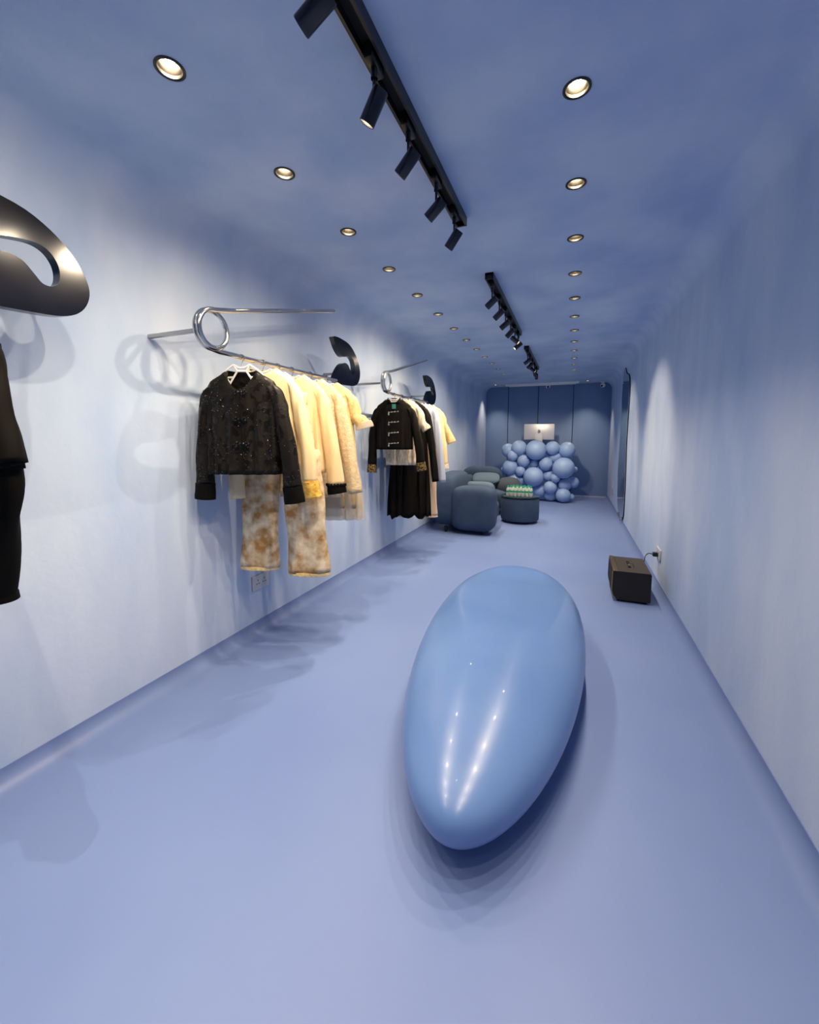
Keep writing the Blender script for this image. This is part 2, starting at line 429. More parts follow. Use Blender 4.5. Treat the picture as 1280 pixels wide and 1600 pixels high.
# ------------------------------------------------------------------ giant safety pin rails
def pin(ynear, label):
    """ynear: Y of the coil's near edge; clasp ends 1.784 further"""
    r = empty('safety_pin_rail', (XRAIL, ynear, 0), label, 'clothes rail', 'giant safety pin clothes rails')
    ro = .0145
    # coil: near edge at 0, centre at (.095, 2.095), radius .095
    cy, cz, cr = .098, 2.09, .100
    P = []
    # upper open arm, from its free tip back to the coil top
    tip = Vector((.02, 1.31, 2.52)); top = Vector((.02, cy+.02, cz+cr))
    for k in range(12): P.append(tip.lerp(top, k/12))
    turns = 1.5; NN = 96
    for k in range(NN+1):
        a = R(90) + turns*2*math.pi*k/NN      # top -> near side -> bottom -> ... ends at bottom
        P.append(Vector((.02-.036*k/NN, cy + cr*math.cos(a), cz + cr*math.sin(a))))
    P += [Vector((-.015, cy+.06, cz-cr-.008)), Vector((-.010, cy+.14, ZRAIL+.006)), Vector((0, cy+.24, ZRAIL)), Vector((0, .8, ZRAIL)), Vector((0, 1.36, ZRAIL))]
    MB().tube(P, ro, n=12).build('pin_wire', M['chrome'], r)
    # clasp plate, outline in (y,z)
    y0 = 1.33
    out = [(.0,2.325),(.05,2.335),(.13,2.333),(.25,2.315),(.345,2.262),(.41,2.19),(.445,2.11),(.437,2.045),(.40,1.995),(.34,1.968),(.25,1.958),(.13,1.952),(.05,1.955),(.012,1.975),
           (.012,2.0),(.055,2.06),(.11,2.115),(.17,2.142),(.225,2.135),(.26,2.10),(.285,2.072),(.315,2.070),(.338,2.09),(.345,2.13),(.335,2.17),(.31,2.20),(.27,2.212),(.21,2.203),(.15,2.190),(.10,2.205),(.05,2.245),(.015,2.295)]
    out = [(y0+a, b) for a, b in catmull(out, 4, True)]
    MB().plate(out, -.042, .002).build('clasp', M['plate'], r, angle=30)
    # wall brackets
    wl = XL - XRAIL
    for yy, zz, xe in ((.012, 2.065, -.01), (1.755, 2.10, -.04)):
        MB().bbox(wl, xe, yy-.011, yy+.011, zz-.011, zz+.011, r=.003, seg=1).build('bracket', M['steel'], r)
    return r
pin(1.646, 'giant steel safety pin clothes rail carrying the sequin jacket and cream clothes')
pin(3.909, 'giant steel safety pin clothes rail farther back carrying the black jacket with silver fastenings')
pin(-.647, 'giant steel safety pin rail whose big polished clasp is cut by the left edge')

# ------------------------------------------------------------------ clothes
def interp(rows, z):
    rows = sorted(rows, key=lambda q: -q[0])
    if z >= rows[0][0]: return rows[0][1:]
    for a, b in zip(rows[:-1], rows[1:]):
        if b[0] <= z <= a[0]:
            t = (a[0]-z)/(a[0]-b[0]); t = t*t*(3-2*t)*.4 + t*.6
            return tuple(a[i]+(b[i]-a[i])*t for i in range(1, len(a)))
    return rows[-1][1:]

def body_mb(rows, neck=None, fold=.012, kf=7, seed=0, n=72, m=30, hemwave=0.0):
    """rows: (z, u centre, half width, half depth). neck=(half width, front drop, back drop)"""
    rnd = random.Random(seed); ph = rnd.uniform(0, 6); ph2 = rnd.uniform(0, 6)
    zt = max(q[0] for q in rows); zb = min(q[0] for q in rows)
    b = MB()
    for j in range(m+1):
        t = j/m; tt = t**1.5
        z = zt - (zt-zb)*tt
        uc, hw, hd = interp(rows, z)
        s = (zt-z)/(zt-zb)
        for i in range(n):
            a = 2*math.pi*i/n
            c, sn = math.cos(a), math.sin(a)
            x = uc + hw*math.copysign(abs(c)**.75, c)
            y = hd*math.copysign(abs(sn)**.8, sn)
            fo = fold*min(1, max(0, s-.1)*1.5)*(math.sin(kf*x/.08+ph+1.2*s) + .6*math.sin(kf*1.9*x/.08+ph2-2*s) + .3*math.sin(9*z+ph))
            y += fo
            zz = z + hemwave*s**6*(math.sin(kf*x/.16+ph)+.5*math.sin(kf*x/.06))
            if neck:
                nw, fd, bd = neck
                q = abs(x-uc)/nw
                if q < 1:
                    lim = zt - (fd if sn < 0 else bd)*(1-q**2.0)
                    zz = min(zz, lim)
            b.v.append((x, y, zz))
    for j in range(m):
        for i in range(n):
            a = j*n+i; c = j*n+(i+1) % n
            b.f.append((a, c, c+n, a+n))
    return b

def sleeve_mb(path, n=24, fold=.006, seed=0, m=5):
    """path: (u, d, z, half width in plane, half depth)"""
    rnd = random.Random(seed); ph = rnd.uniform(0, 6)
    P = catmull(path, m)
    b = MB(); L = len(P)
    for j, p in enumerate(P):
        q0, q1 = P[max(0, j-1)], P[min(L-1, j+1)]
        tx, tz = q1[0]-q0[0], q1[2]-q0[2]; l = math.hypot(tx, tz) or 1
        nx, nz = -tz/l, tx/l
        for i in range(n):
            a = 2*math.pi*i/n
            c, sn = math.cos(a), math.sin(a)
            w_ = p[3]*(1 + fold*8*math.sin(5*j/m+ph+sn*2))
            d_ = p[4] + fold*math.sin(4*a+ph+j*.5)
            b.v.append((p[0]+nx*w_*c, p[1]+d_*sn, p[2]+nz*w_*c))
    for j in range(L-1):
        for i in range(n):
            a = j*n+i; c = j*n+(i+1) % n
            b.f.append((a, c, c+n, a+n))
    b.f.append(tuple(range(n))[::-1])
    return b

def thick(o, t=.004):
    s = o.modifiers.new('thickness', 'SOLIDIFY'); s.thickness = t; s.offset = -1; return o

hanger_proto = None
def hanger(Y, phi, label, arms=True):
    global hanger_proto
    if hanger_proto is None:
        r = empty('clothes_hanger', (XRAIL, Y, ZRAIL), label, 'hanger', 'white hangers on the rails', R(phi))
        b = MB()
        def bar(*p): b.tube([(x, 0, z-1.947) for x, z in p], .0062, n=6)
        bar((-.05,1.905),(-.112,1.862)); bar((-.112,1.862),(-.076,1.795)); bar((-.076,1.795),(-.028,1.868)); bar((-.028,1.868),(.028,1.868))
        bar((.028,1.868),(.076,1.795)); bar((.076,1.795),(.112,1.862)); bar((.112,1.862),(.05,1.905)); bar((.05,1.905),(.02,1.888)); bar((.02,1.888),(-.02,1.888)); bar((-.02,1.888),(-.05,1.905))
        bar((-.05,1.905),(-.028,1.868)); bar((.05,1.905),(.028,1.868)); bar((-.094,1.83),(-.052,1.832)); bar((.094,1.83),(.052,1.832))
        b.build('neck_frame', M['hanger'], r)
        for s_ in (-1, 1):
            MB().tube([(s_*.11, .004, -.085), (s_*.15, .004, -.14), (s_*.19, .004, -.175)], [.008, .009, .007], n=8).build('arm', M['hanger'], r)
        hk = [(0, 0, -.09), (0, 0, -.04)] + [(.0+.0*k, 0, 0) for k in range(0)]
        arc = [(.020*math.cos(R(-60+k*24))-.0, 0, .020*math.sin(R(-60+k*24))-.002) for k in range(11)]
        MB().tube([(0, 0, -.06), (0, 0, -.05), (.006, 0, -.03)]+arc, .0028, n=6).build('hook', M['chrome'], r)
        hanger_proto = r; return r
    r = copy_tree(hanger_proto); r.location = (XRAIL, Y, ZRAIL); r.rotation_euler = (0, 0, R(phi)); r['label'] = label
    if not arms:
        for c in [c for c in r.children if c.name.startswith('arm')]: bpy.data.objects.remove(c)
    return r

def garment(name, Y, phi, zb, label, cat, group):
    return empty(name, (XRAIL, Y, zb), label, cat, group, R(phi))

TOPROWS = lambda hem, hw, sh=.21, hd=.055, z0=1.905: [(z0, 0, .085, .035), (z0-.02, 0, .115, .04), (z0-.075, 0, sh*.93, .045), (z0-.11, 0, sh, .05), (z0-.30, 0, sh+.005, hd), (hem, 0, hw, hd+.012)]

def top(name, Y, phi, label, mat_body, hem, hw, zc, group, sl=None, sr=None, mat_sleeve=None, cuff=None, cuffm=None, cat='jacket',
        neck=(.10, .05, .01), sh=.21, cw=.06, spread=(-.28, .32), fold=.010, seed=1, zsl=None, hd=.055, start=.045, z0=1.945, cuffs=(True, True), dsl=(.02, -.012), hemwave=0.0):
    """zc: z where the sleeves end"""
    zb = min(hem, zc)
    r = garment(name, Y, phi, zb, label, cat, group); off = (0, 0, zb)
    bo = thick(body_mb(TOPROWS(hem, hw, sh, hd, z0), neck, fold, 6, seed, hemwave=hemwave).build('body', mat_body, r, off=off, angle=80))
    for k, s_ in enumerate((-1, 1)):
        ue = spread[k]; zz = zc if zsl is None else zsl[k]
        u0 = s_*(sh-.06); zs = z0-.10; dy_ = dsl[k]
        cl = (cuff or 0.0) if cuffs[k] else 0.0
        tdir = Vector((ue-s_*(sh+.03), 0, zz-1.60)).normalized()
        p = [(u0, 0, zs+.005, .025, .03), (s_*(sh-.015), dy_*.3, zs-.035, .040, .042), (s_*(sh+.012), dy_*.6, zs-.10, start, .046), (s_*(sh+.028), dy_, zs-.18, start, .046),
             (s_*(sh+.028)+(ue-s_*(sh+.028))*.6, dy_, zs-.18+(zz+cl-zs+.18)*.55, (start+cw)/2, .046), (ue-tdir.x*cl, dy_, zz-tdir.z*cl, cw, .042)]
        thick(sleeve_mb(p, seed=seed+k).build('sleeve', mat_sleeve or mat_body, r, off=off, angle=80), .003)
        if cl:
            p2 = [(ue-tdir.x*cl*1.05, dy_, zz-tdir.z*cl*1.05, cw+.004, .049), (ue-tdir.x*cl*.5, dy_, zz-tdir.z*cl*.5, cw+.006, .050), (ue, dy_, zz, cw+.008, .048)]
            thick(sleeve_mb(p2, seed=seed+k, fold=.002).build('cuff', cuffm, r, off=off, angle=80), .003)
    return r, off

G1 = 'clothes on the rail of the sequin jacket'
G2 = 'clothes on the farther rail'
G0 = 'clothes on the rail cut by the left edge'
PH = 18
# --- sequin jacket
r, off = top('sequin_jacket', 1.95, PH, 'black sequined collarless jacket with velvet cuffs, frontmost on its rail', M['sequin'], 1.28, .232, 1.11, G1,
             cuff=.095, cuffm=M['velvet'], neck=(.105, .125, .01), sh=.215, cw=.056, spread=(-.275, .308), zsl=(1.12, 1.105), seed=3, z0=1.905)
for zf in (1.765, 1.61, 1.465):
    f = MB()
    for s_ in (-1, 1):
        for q, (dx, dz, rr) in enumerate(((.012, .0, .0085), (.027, .008, .0075), (.028, -.008, .0075), (.042, .0, .006))):
            f.sq((s_*dx+.018, -.072-.006*(1.9-zf), zf+dz), (rr, rr, rr), 1, 1, 10, 6)
    f.tube([(-.02, -.069-.006*(1.9-zf), zf), (.056, -.069-.006*(1.9-zf), zf)], .004, n=6)
    f.build('frog_fastening', M['jet'], r, off=off)
MB().box(.0165, .0195, -.0735, -.066, 1.285, 1.775).build('placket', M['velvet'], r, smooth=False, off=off)
sq_b = MB(); rnd_ = random.Random(5)
for ch in [c for c in r.children if c.name.split('.')[0] in ('body', 'sleeve')]:
    me_ = ch.data
    fr = [p for p in me_.polygons if p.center.y < -.015 and p.area > 1e-5]
    wt = [p.area for p in fr]
    for p in rnd_.choices(fr, wt, k=(620 if ch.name.startswith('body') else 170)):
        c0, nn_ = p.center, p.normal
        if c0.z < .1: continue
        a_, b2 = me_.vertices[p.vertices[0]].co, me_.vertices[p.vertices[2]].co
        q_ = a_.lerp(b2, rnd_.random()) + Vector((0, -.004, 0))
        k_ = math.sin(q_.x*38+1)+math.sin(q_.z*27+q_.x*14)
        if k_ < rnd_.uniform(-1.2, .9): continue
        rd = rnd_.uniform(.0018, .0036); o_ = len(sq_b.v)
        M3 = Matrix.Rotation(rnd_.uniform(0, 3), 3, 'X') @ Matrix.Rotation(rnd_.uniform(0, 3), 3, 'Z')
        sq_b.v += [tuple(q_ + M3 @ Vector(v)) for v in ((rd,0,0),(-rd,0,0),(0,rd,0),(0,-rd,0),(0,0,rd),(0,0,-rd))]
        sq_b.f += [tuple(o_+i for i in t) for t in ((0,2,4),(2,1,4),(1,3,4),(3,0,4),(2,0,5),(1,2,5),(3,1,5),(0,3,5))]
tag(sq_b.build('sequins', M['sequin_bead'], r, smooth=False), kind='stuff')
hanger(1.95, PH, 'white hanger in the open neck of the sequin jacket')
# --- cream jacket with gold cuffs
top('cream_jacket', 2.13, PH, 'cream satin jacket with gold brocade cuffs, right behind the sequin jacket', M['cream'], 1.30, .225, 1.10, G1,
    cuff=.10, cuffm=M['brocade'], spread=(-.205, .312), zsl=(1.10, 1.115), cw=.05, seed=5, cuffs=(False, True))
hanger(2.13, PH, 'white hanger holding the cream jacket with gold cuffs')
# --- printed trousers
def trousers(name, Y, phi, label, m, group, ztop, waist, legs, zcrotch, hemm=None, seed=0):
    zb = min(l[3] for l in legs)
    r = garment(name, Y, phi, zb, label, 'trousers', group); off = (0, 0, zb)
    MB()
    thick(body_mb([(ztop, 0, waist, .03), (ztop-.05, 0, waist, .035), (zcrotch, 0, waist*1.28, .05)], None, .004, 5, seed, m=10).build('waist', m, r, off=off, angle=80))
    for (u0, u1, hw, zh, h1) in legs:
        p = [(u0, 0, zcrotch+.06, hw*.9, .045), (u0*.98+u1*.02, 0, zcrotch-.05, hw, .05), ((u0+u1)/2, 0, (zcrotch+zh)/2, (hw+h1)/2, .05), (u1, 0, zh+.02, h1, .055)]
        lg = thick(sleeve_mb(p, n=40, seed=seed, fold=.006, m=8).build('leg', m, r, off=off, angle=80))
        p2 = [(u1, 0, zh+.022, h1+.002, .057), (u1, 0, zh, h1+.003, .058)]
        thick(sleeve_mb(p2, n=40, seed=seed, fold=.0005).build('hem', hemm or m, lg, off=off, angle=80), .003)
    return r
trousers('printed_trousers', 2.27, PH, 'gold and cream marble print wide trousers hanging below the sequin jacket', M['print'], G1, 1.80, .20,
         [(-.132, -.165, .118, .586, .138), (.15, .187, .135, .55, .145)], 1.36, M['lace'], 2)
hanger(2.27, PH, 'white hanger holding the marble print trousers', False)
# --- cream jacket with black scalloped cuffs
r, off = top('cream_wool_jacket', 2.42, PH, 'cream wool jacket with black scalloped cuffs, third coloured sleeve from the front', M['cream2'], 1.25, .23, 1.10, G1,
    cuff=.06, cuffm=M['velvet'], spread=(-.28, .315), zsl=(1.11, 1.105), cw=.062, seed=8, start=.05)
sc_ = MB()
for k in range(9):
    a = R(180 + 180*(k+.5)/9)
    sc_.sq((.308+.068*math.cos(a), -.01+.052*math.sin(a), 1.168), (.0085, .0085, .012), 1, 1, 8, 6)
sc_.build('scallop_trim', M['velvet'], r, off=off)
hanger(2.42, PH, 'white hanger holding the cream jacket with black cuffs')
# --- textured cream jacket
top('jacquard_jacket', 2.64, PH, 'pale cream ribbed jacquard jacket with plain long sleeves, behind the black-cuffed one', M['creamtex'], 1.05, .25, 1.08, G1,
    spread=(-.29, .335), cw=.056, seed=11, start=.05)
hanger(2.64, PH, 'white hanger holding the ribbed jacquard jacket')
# --- lace dress with short sleeves and sheer skirt
r, off = top('lace_dress', 2.86, PH, 'yellow lace short-sleeved dress with a sheer tulle hem, last on its rail', M['lace'], 1.30, .24, 1.60, G1, cat='dress',
    spread=(-.30, .305), cw=.058, seed=13, start=.05)
off2 = off
zb = 1.30
thick(body_mb([(1.34, 0, .235, .055), (1.1, 0.02, .255, .06), (.93, .02, .268, .065)], None, .012, 6, 4, m=14).build('skirt', M['organza'], r, off=(0, 0, 1.30), angle=80), .002)
thick(body_mb([(1.30, 0, .238, .058), (1.1, 0.02, .262, .066), (.835, .02, .278, .072)], None, .014, 6, 9, m=14).build('tulle_hem', M['tulle'], r, off=(0, 0, 1.30), angle=80), .001)
for s_ in (-1, 1):
    p2 = [(s_*.297, -.01, 1.625, .068, .05), (s_*.31, -.01, 1.575, .075, .056)]
    sleeve_mb(p2, fold=.004).build('sleeve_frill', M['tulle'], r, off=(0, 0, 1.30), angle=80)
hanger(2.86, PH, 'white hanger holding the yellow lace dress')

# --- farther rail
PH2 = 15
r, off = top('black_jacket', 4.2, PH2, 'cropped black jacket with silver fastenings and gold embroidered cuffs', M['blackcloth'], 1.37, .21, 1.11, G2,
    cuff=.09, cuffm=M['goldthread'], neck=(.095, .06, .01), spread=(-.262, .312), zsl=(1.11, 1.135), cw=.05, seed=17, sh=.20, z0=1.925)
thick(body_mb([(1.94, 0, .07, .045), (1.90, 0, .085, .05), (1.87, 0, .10, .05)], (.07, .06, 0), 0, 5, 2, m=5).build('collar', M['velvet'], r, off=off, angle=80))
for zf in (1.78, 1.67, 1.555, 1.44):
    f = MB().tube([(-.045, -.076, zf-.006), (-.01, -.079, zf), (.03, -.079, zf), (.062, -.076, zf+.006)], .0045, n=6)
    for dx in (-.045, -.012, .02, .055): f.sq((dx, -.08, zf+dx*.08), (.009, .007, .009), 1, 1, 10, 6)
    f.sq((-.047, -.08, zf-.024), (.009, .007, .016), 1, 1, 10, 6)
    f.build('frog_fastening', M['silver'], r, off=off)
MB().box(-.012, .03, -.073, -.069, 1.815, 1.865).build('neck_label', M['tag'], r, smooth=False, off=off)
hanger(4.2, PH2, 'white hanger in the collar of the cropped black jacket')
top('lace_blouse', 4.42, PH2, 'ivory lace short-sleeved blouse showing below the cropped black jacket', M['whitelace'], 1.185, .19, 1.59, G2, cat='blouse',
    spread=(-.29, .295), cw=.055, seed=19)
hanger(4.42, PH2, 'white hanger holding the ivory lace blouse')
r, off = top('black_dress', 4.65, PH2, 'long black pleated dress with long sleeves and ragged hem, reaching low to the floor', M['blackcloth'], .53, .275, .97, G2, cat='dress',
    spread=(-.18, .325), cw=.042, seed=23, fold=.020, hemwave=.022)
hanger(4.65, PH2, 'white hanger holding the long black dress')
trousers('beige_trousers', 4.82, PH2, 'beige long trousers behind the black dress, low hem beside the sofa', M['beige'], G2, 1.80, .19,
         [(-.12, -.14, .10, .50, .11), (.16, .215, .10, .50, .085)], 1.36, None, 6)
hanger(4.82, PH2, 'white hanger holding the beige trousers', False)
top('pale_blue_shirt', 4.97, PH2, 'pale blue cotton shirt with long sleeves between black dress and cream shirts', M['paleblue'], .98, .24, .93, G2, cat='shirt',
    spread=(-.30, .315), cw=.045, seed=29)
hanger(4.97, PH2, 'white hanger holding the pale blue shirt')
top('cream_shirt', 5.12, PH2, 'cream long-sleeved shirt with dark cuff edges behind the pale blue shirt', M['cream2'], 1.12, .23, 1.09, G2, cat='shirt',
    cuff=.06, cuffm=M['whitelace'], spread=(-.30, .30), cw=.05, seed=31)
hanger(5.12, PH2, 'white hanger holding the cream long-sleeved shirt')
top('yellow_blouse', 5.28, PH2, 'yellow elbow-sleeved blouse, last on the farther rail', M['lace'], 1.2, .24, 1.43, G2, cat='blouse',
    spread=(-.33, .345), cw=.062, seed=37)
hanger(5.28, PH2, 'white hanger holding the yellow blouse')

# --- rail cut by the left edge
top('black_blouse', .68, 4, 'black half-sleeved blouse cut by the left edge of the picture', M['blackcloth'], 1.42, .22, 1.42, G0, cat='blouse',
    spread=(-.29, .285), cw=.062, seed=41, sh=.20, start=.052)
hanger(.68, 4, 'white hanger holding the black blouse, out of the picture')
trousers('black_trousers', .745, 4, 'black straight trousers hanging below the black blouse at the left edge', M['velvet'], G0, 1.80, .15,
         [(-.10, -.09, .09, .95, .08), (.09, .01, .085, .94, .075)], 1.40, None, 8)
hanger(.745, 4, 'white hanger holding the black trousers, out of the picture', False)

# ------------------------------------------------------------------ pebble bench sculpture
def sculpture():
    x0,y0,x1,y1,W,a,b,zc,zr,Ht,a2,b2,Hb = -0.3343, 1.1759, -0.3851, 3.5297, 0.4772, 0.5215, 0.3316, 0.2066, 0.2851, 0.2327, 0.4017, 0.2543, 0.27
    A = Vector((x0, y0)); B = Vector((x1, y1)); ax = (B-A); L = ax.length; ax.normalize(); nn = Vector((ax.y, -ax.x))
    def norm(s, a, b):
        m = a/(a+b); return s**a*(1-s)**b/(m**a*(1-m)**b)
    NS, NT = 110, 96
    mb = MB()
    for j in range(NS+1):
        s = .5-.5*math.cos(math.pi*j/NS); s = min(max(s, 1e-4), 1-1e-4)
        wd = W*norm(s, a, b); t = Ht*norm(s, a2, b2); bo = Hb*norm(s, a2, b2); zm = zc+(zr-zc)*s
        for i in range(NT):
            th = 2*math.pi*i/NT; c, sn = math.cos(th), math.sin(th)
            u = wd*math.copysign(abs(c)**.92, c)
            z = zm + (t*sn if sn > 0 else bo*sn)
            # dished seat at the rear
            if sn > 0:
                ds = (s-.82)/(.155 if s > .82 else .42); du = u/.37
                q = ds*ds + du*du
                if q < 1: z -= .08*(1-q)*(1.0 if s > .82 else max(0, 1-.35*ds*ds))
            z = max(z, .002)
            p = A + ax*(s*L) + nn*u
            mb.v.append((p.x, p.y, z))
    for j in range(NS):
        for i in range(NT):
            p = j*NT+i; q = j*NT+(i+1) % NT
            mb.f.append((p, q, q+NT, p+NT))
    mb.f.append(tuple(range(NT))); mb.f.append(tuple(range(NS*NT, NS*NT+NT))[::-1])
    o = mb.build('pebble_bench', M['sculpt'], angle=80)
    tag(o, 'large glossy blue pebble-shaped bench with pointed nose and dished seat on the floor', 'bench')
sculpture()

# ------------------------------------------------------------------ speaker on the floor
r = empty('speaker', (.54, 4.35, 0), 'black box speaker with brass trim standing on the floor by the right wall', 'speaker')
hx, h0, h1, y0, y1 = .155, .022, .285, -.26, .26
pr_ = [(-hx, .10), (-hx+.004, h1-.004), (-hx+.012, h1), (hx-.008, h1), (hx, h1-.008), (hx, h0), (-hx+.035, h0), (-hx+.008, .06)]
b = MB(); n = len(pr_); b.v = [(x, y0, z) for x, z in pr_]+[(x, y1, z) for x, z in pr_]
b.f = [(i, (i+1) % n, n+(i+1) % n, n+i) for i in range(n)]+[tuple(range(n))[::-1], tuple(range(n, 2*n))]
b.build('cabinet', M['tolex'], r, smooth=False)
MB().bbox(-hx+.045, hx-.004, y0+.004, y1-.004, h1-.001, h1+.003, r=.001, seg=1).build('top_panel', M['leather'], r)
MB().bbox(-hx+.002, -hx+.040, y0+.002, y1-.002, h1-.001, h1+.006, r=.002, seg=1).build('brass_strip', M['brass'], r)
gp = [(-hx-.004, .10), (-hx, h1-.012), (-hx+.03, h1-.012), (-hx+.03, h0+.02), (-hx+.020, h0+.02), (-hx+.002, .06)]
b = MB(); n = len(gp); ya, yb = y0+.02, y1-.02
b.v = [(x, ya, z) for x, z in gp]+[(x, yb, z) for x, z in gp]
b.f = [(i, (i+1) % n, n+(i+1) % n, n+i) for i in range(n)]+[tuple(range(n))[::-1], tuple(range(n, 2*n))]
b.build('grille', M['grille'], r, smooth=False)
MB().tube([(-hx-.003, y0+.010, h1-.004), (-hx-.006, y0+.010, .10), (-hx+.006, y0+.010, .055), (-hx+.03, y0+.010, h0+.012)], .0035, n=6).build('piping', M['brass'], r)
kb = [(-.02, -.10), (.01, -.04), (.03, .03), (-.01, .06)]
for k, (x, y) in enumerate([(-.005, -.10), (-.005, -.045), (-.005, .01), (-.005, .065)]):
    MB().lathe([(.013, 0), (.013, .012), (.011, .015), (0, .015)], (x, y, h1+.002), n=16).build('knob', M['brass'] if k == 1 else M['black'], r)
for k in range(3):
    MB().bbox(.03, .04, -.08+.06*k, -.04+.06*k, h1+.001, h1+.007, r=.002, seg=1).build('button', M['black'], r)
for x in (-.10, .12):
    for y in (-.22, .22):
        MB().lathe([(.014, 0), (.018, .022)], (x, y, 0), n=12, capb=True).build('foot', M['black'], r)

def outlet(name, loc, side, label, wdt=.17, hgt=.105):
    r = empty(name, loc, label, 'wall outlet', 'wall power outlets')
    s_ = side
    MB().bbox(min(0, s_*.012), max(0, s_*.012), -wdt/2, wdt/2, -hgt/2, hgt/2, r=.003, seg=2).build('face_plate', M['socket'], r)
    for yy in (-.035, .035):
        for (dy, dz, hy, hz) in ((0, .016, .003, .007), (-.012, -.010, .006, .003), (.012, -.010, .006, .003)):
            MB().box(min(s_*.0115, s_*.0128), max(s_*.0115, s_*.0128), yy+dy-hy, yy+dy+hy, dz-hz, dz+hz).build('socket_hole', M['dark'], r, smooth=False)
    return r
outlet('power_outlet', (XL, 2.455, .388), 1, 'pale double power outlet low on the left wall under the trousers', .185, .115)
outlet('power_outlet', (XR, 4.61, .352), -1, 'power outlet on the right wall with the speaker cable plugged in', .20, .115)
outlet('power_outlet', (XR, 9.85, .36), -1, 'small far power outlet low on the right wall past the mirror', .25, .16)
pl = empty('power_cable', (XR-.012, 4.62, .34), 'thin dark cable with plug running from the speaker to the outlet', 'cable')
MB().bbox(-.045, 0, -.022, .022, -.018, .022, r=.005).build('plug', M['black'], pl)
cp = [(-.045, 0, .0), (-.075, -.0, .006), (-.105, -.02, -.01), (-.122, -.05, -.06), (-.125, -.08, -.13), (-.122, -.10, -.20), (-.126, -.12, -.245)]
MB().tube(catmull(cp, 5), .0045, n=8).build('cord', M['black'], pl)

# ------------------------------------------------------------------ mirror on the right wall
mo = [(8.47, 2.79), (8.10, 2.62), (7.72, 2.52), (7.58, 2.27), (7.62, 1.92), (7.66, 1.42), (7.60, 1.0), (7.55, .62), (7.58, .28), (7.70, .12),
      (8.0, .10), (8.35, .13), (8.60, .30), (8.75, .8), (8.70, 1.4), (8.62, 1.95), (8.66, 2.25), (8.62, 2.55)]
mo = catmull(mo, 5, True)
r = empty('wall_mirror', (XR, 8.1, .11), 'tall wavy-edged mirror mounted on the right wall', 'mirror')
b = MB().plate([(y-8.1, z-.11) for y, z in mo], -.014, -.004); b.build('backing', M['dark'], r, angle=30)
cyy = sum(p[0] for p in mo)/len(mo); czz = sum(p[1] for p in mo)/len(mo)
b = MB().plate([(cyy+(y-cyy)*.985-8.1, czz+(z-czz)*.992-.11) for y, z in mo], -.018, -.014); b.build('mirror_glass', M['mirror'], r, angle=30)
for yy in (7.78, 8.3):
    MB().bbox(-.045, 0, yy-8.1-.02, yy-8.1+.02, -.03, .035, r=.004, seg=1).build('clip', M['chrome'], r)

# ------------------------------------------------------------------ lounge chairs, pouf, bottles
r = empty('lounge_chair', (-1.55, 6.65, 0), 'plump slate blue armchair with its side to the camera, left of the pouf', 'armchair', 'plump lounge seats')
MB().sq((.14, -.36, .40), (.35, .21, .345), .42, .5, 40, 24).build('arm', M['sofa'], r)
MB().sq((.02, .46, .40), (.30, .17, .33), .42, .5, 40, 24).build('arm', M['sofa_light'], r)
MB().sq((-.33, .08, .50), (.20, .62, .43), .5, .45, 40, 24).build('backrest', M['sofa'], r)
MB().sq((.07, .06, .30), (.36, .38, .16), .4, .4, 40, 20).build('seat', M['sofa'], r)
for x in (-.3, .30):
    for y in (-.42, .42):
        MB().lathe([(.022, 0), (.03, .09)], (x, y, 0), n=12, capb=True).build('leg', M['black'], r)
r = empty('lounge_chair', (-1.68, 8.35, 0), 'plump slate blue armchair with a pillow, facing the camera behind the pouf', 'armchair', 'plump lounge seats')
MB().sq((-.10, .32, .52), (.43, .22, .38), .55, .55, 40, 24).build('backrest', M['sofa'], r)
MB().sq((-.36, -.02, .44), (.16, .40, .30), .6, .6, 40, 24).build('arm', M['sofa'], r)
MB().sq((.50, .02, .47), (.25, .36, .24), .8, .8, 40, 24).build('arm', M['sofa_dark'], r)
MB().sq((.12, -.05, .30), (.46, .42, .20), .5, .5, 40, 20).build('seat', M['sofa'], r)
for x in (-.35, .5):
    for y in (-.3, .4):
        MB().lathe([(.022, 0), (.03, .12)], (x, y, 0), n=12, capb=True).build('leg', M['black'], r)
pw = empty('pillow', (-1.60, 8.18, .63), 'small pale slate pillow lying on the armchair facing the camera', 'pillow')
MB().sq((0, 0, .06), (.27, .19, .075), .9, .55, 32, 14, rot=.15, tilt=R(25)).build('cover', M['sofa_light'], pw)
MB().tube(catmull([(.26*math.copysign(abs(math.cos(a))**.55, math.cos(a)), .18*math.copysign(abs(math.sin(a))**.55, math.sin(a))*.9, .06+.08*math.sin(a)) for a in [2*math.pi*k/24 for k in range(25)]], 2), .006, n=6).build('piping', M['sofa_light'], pw)

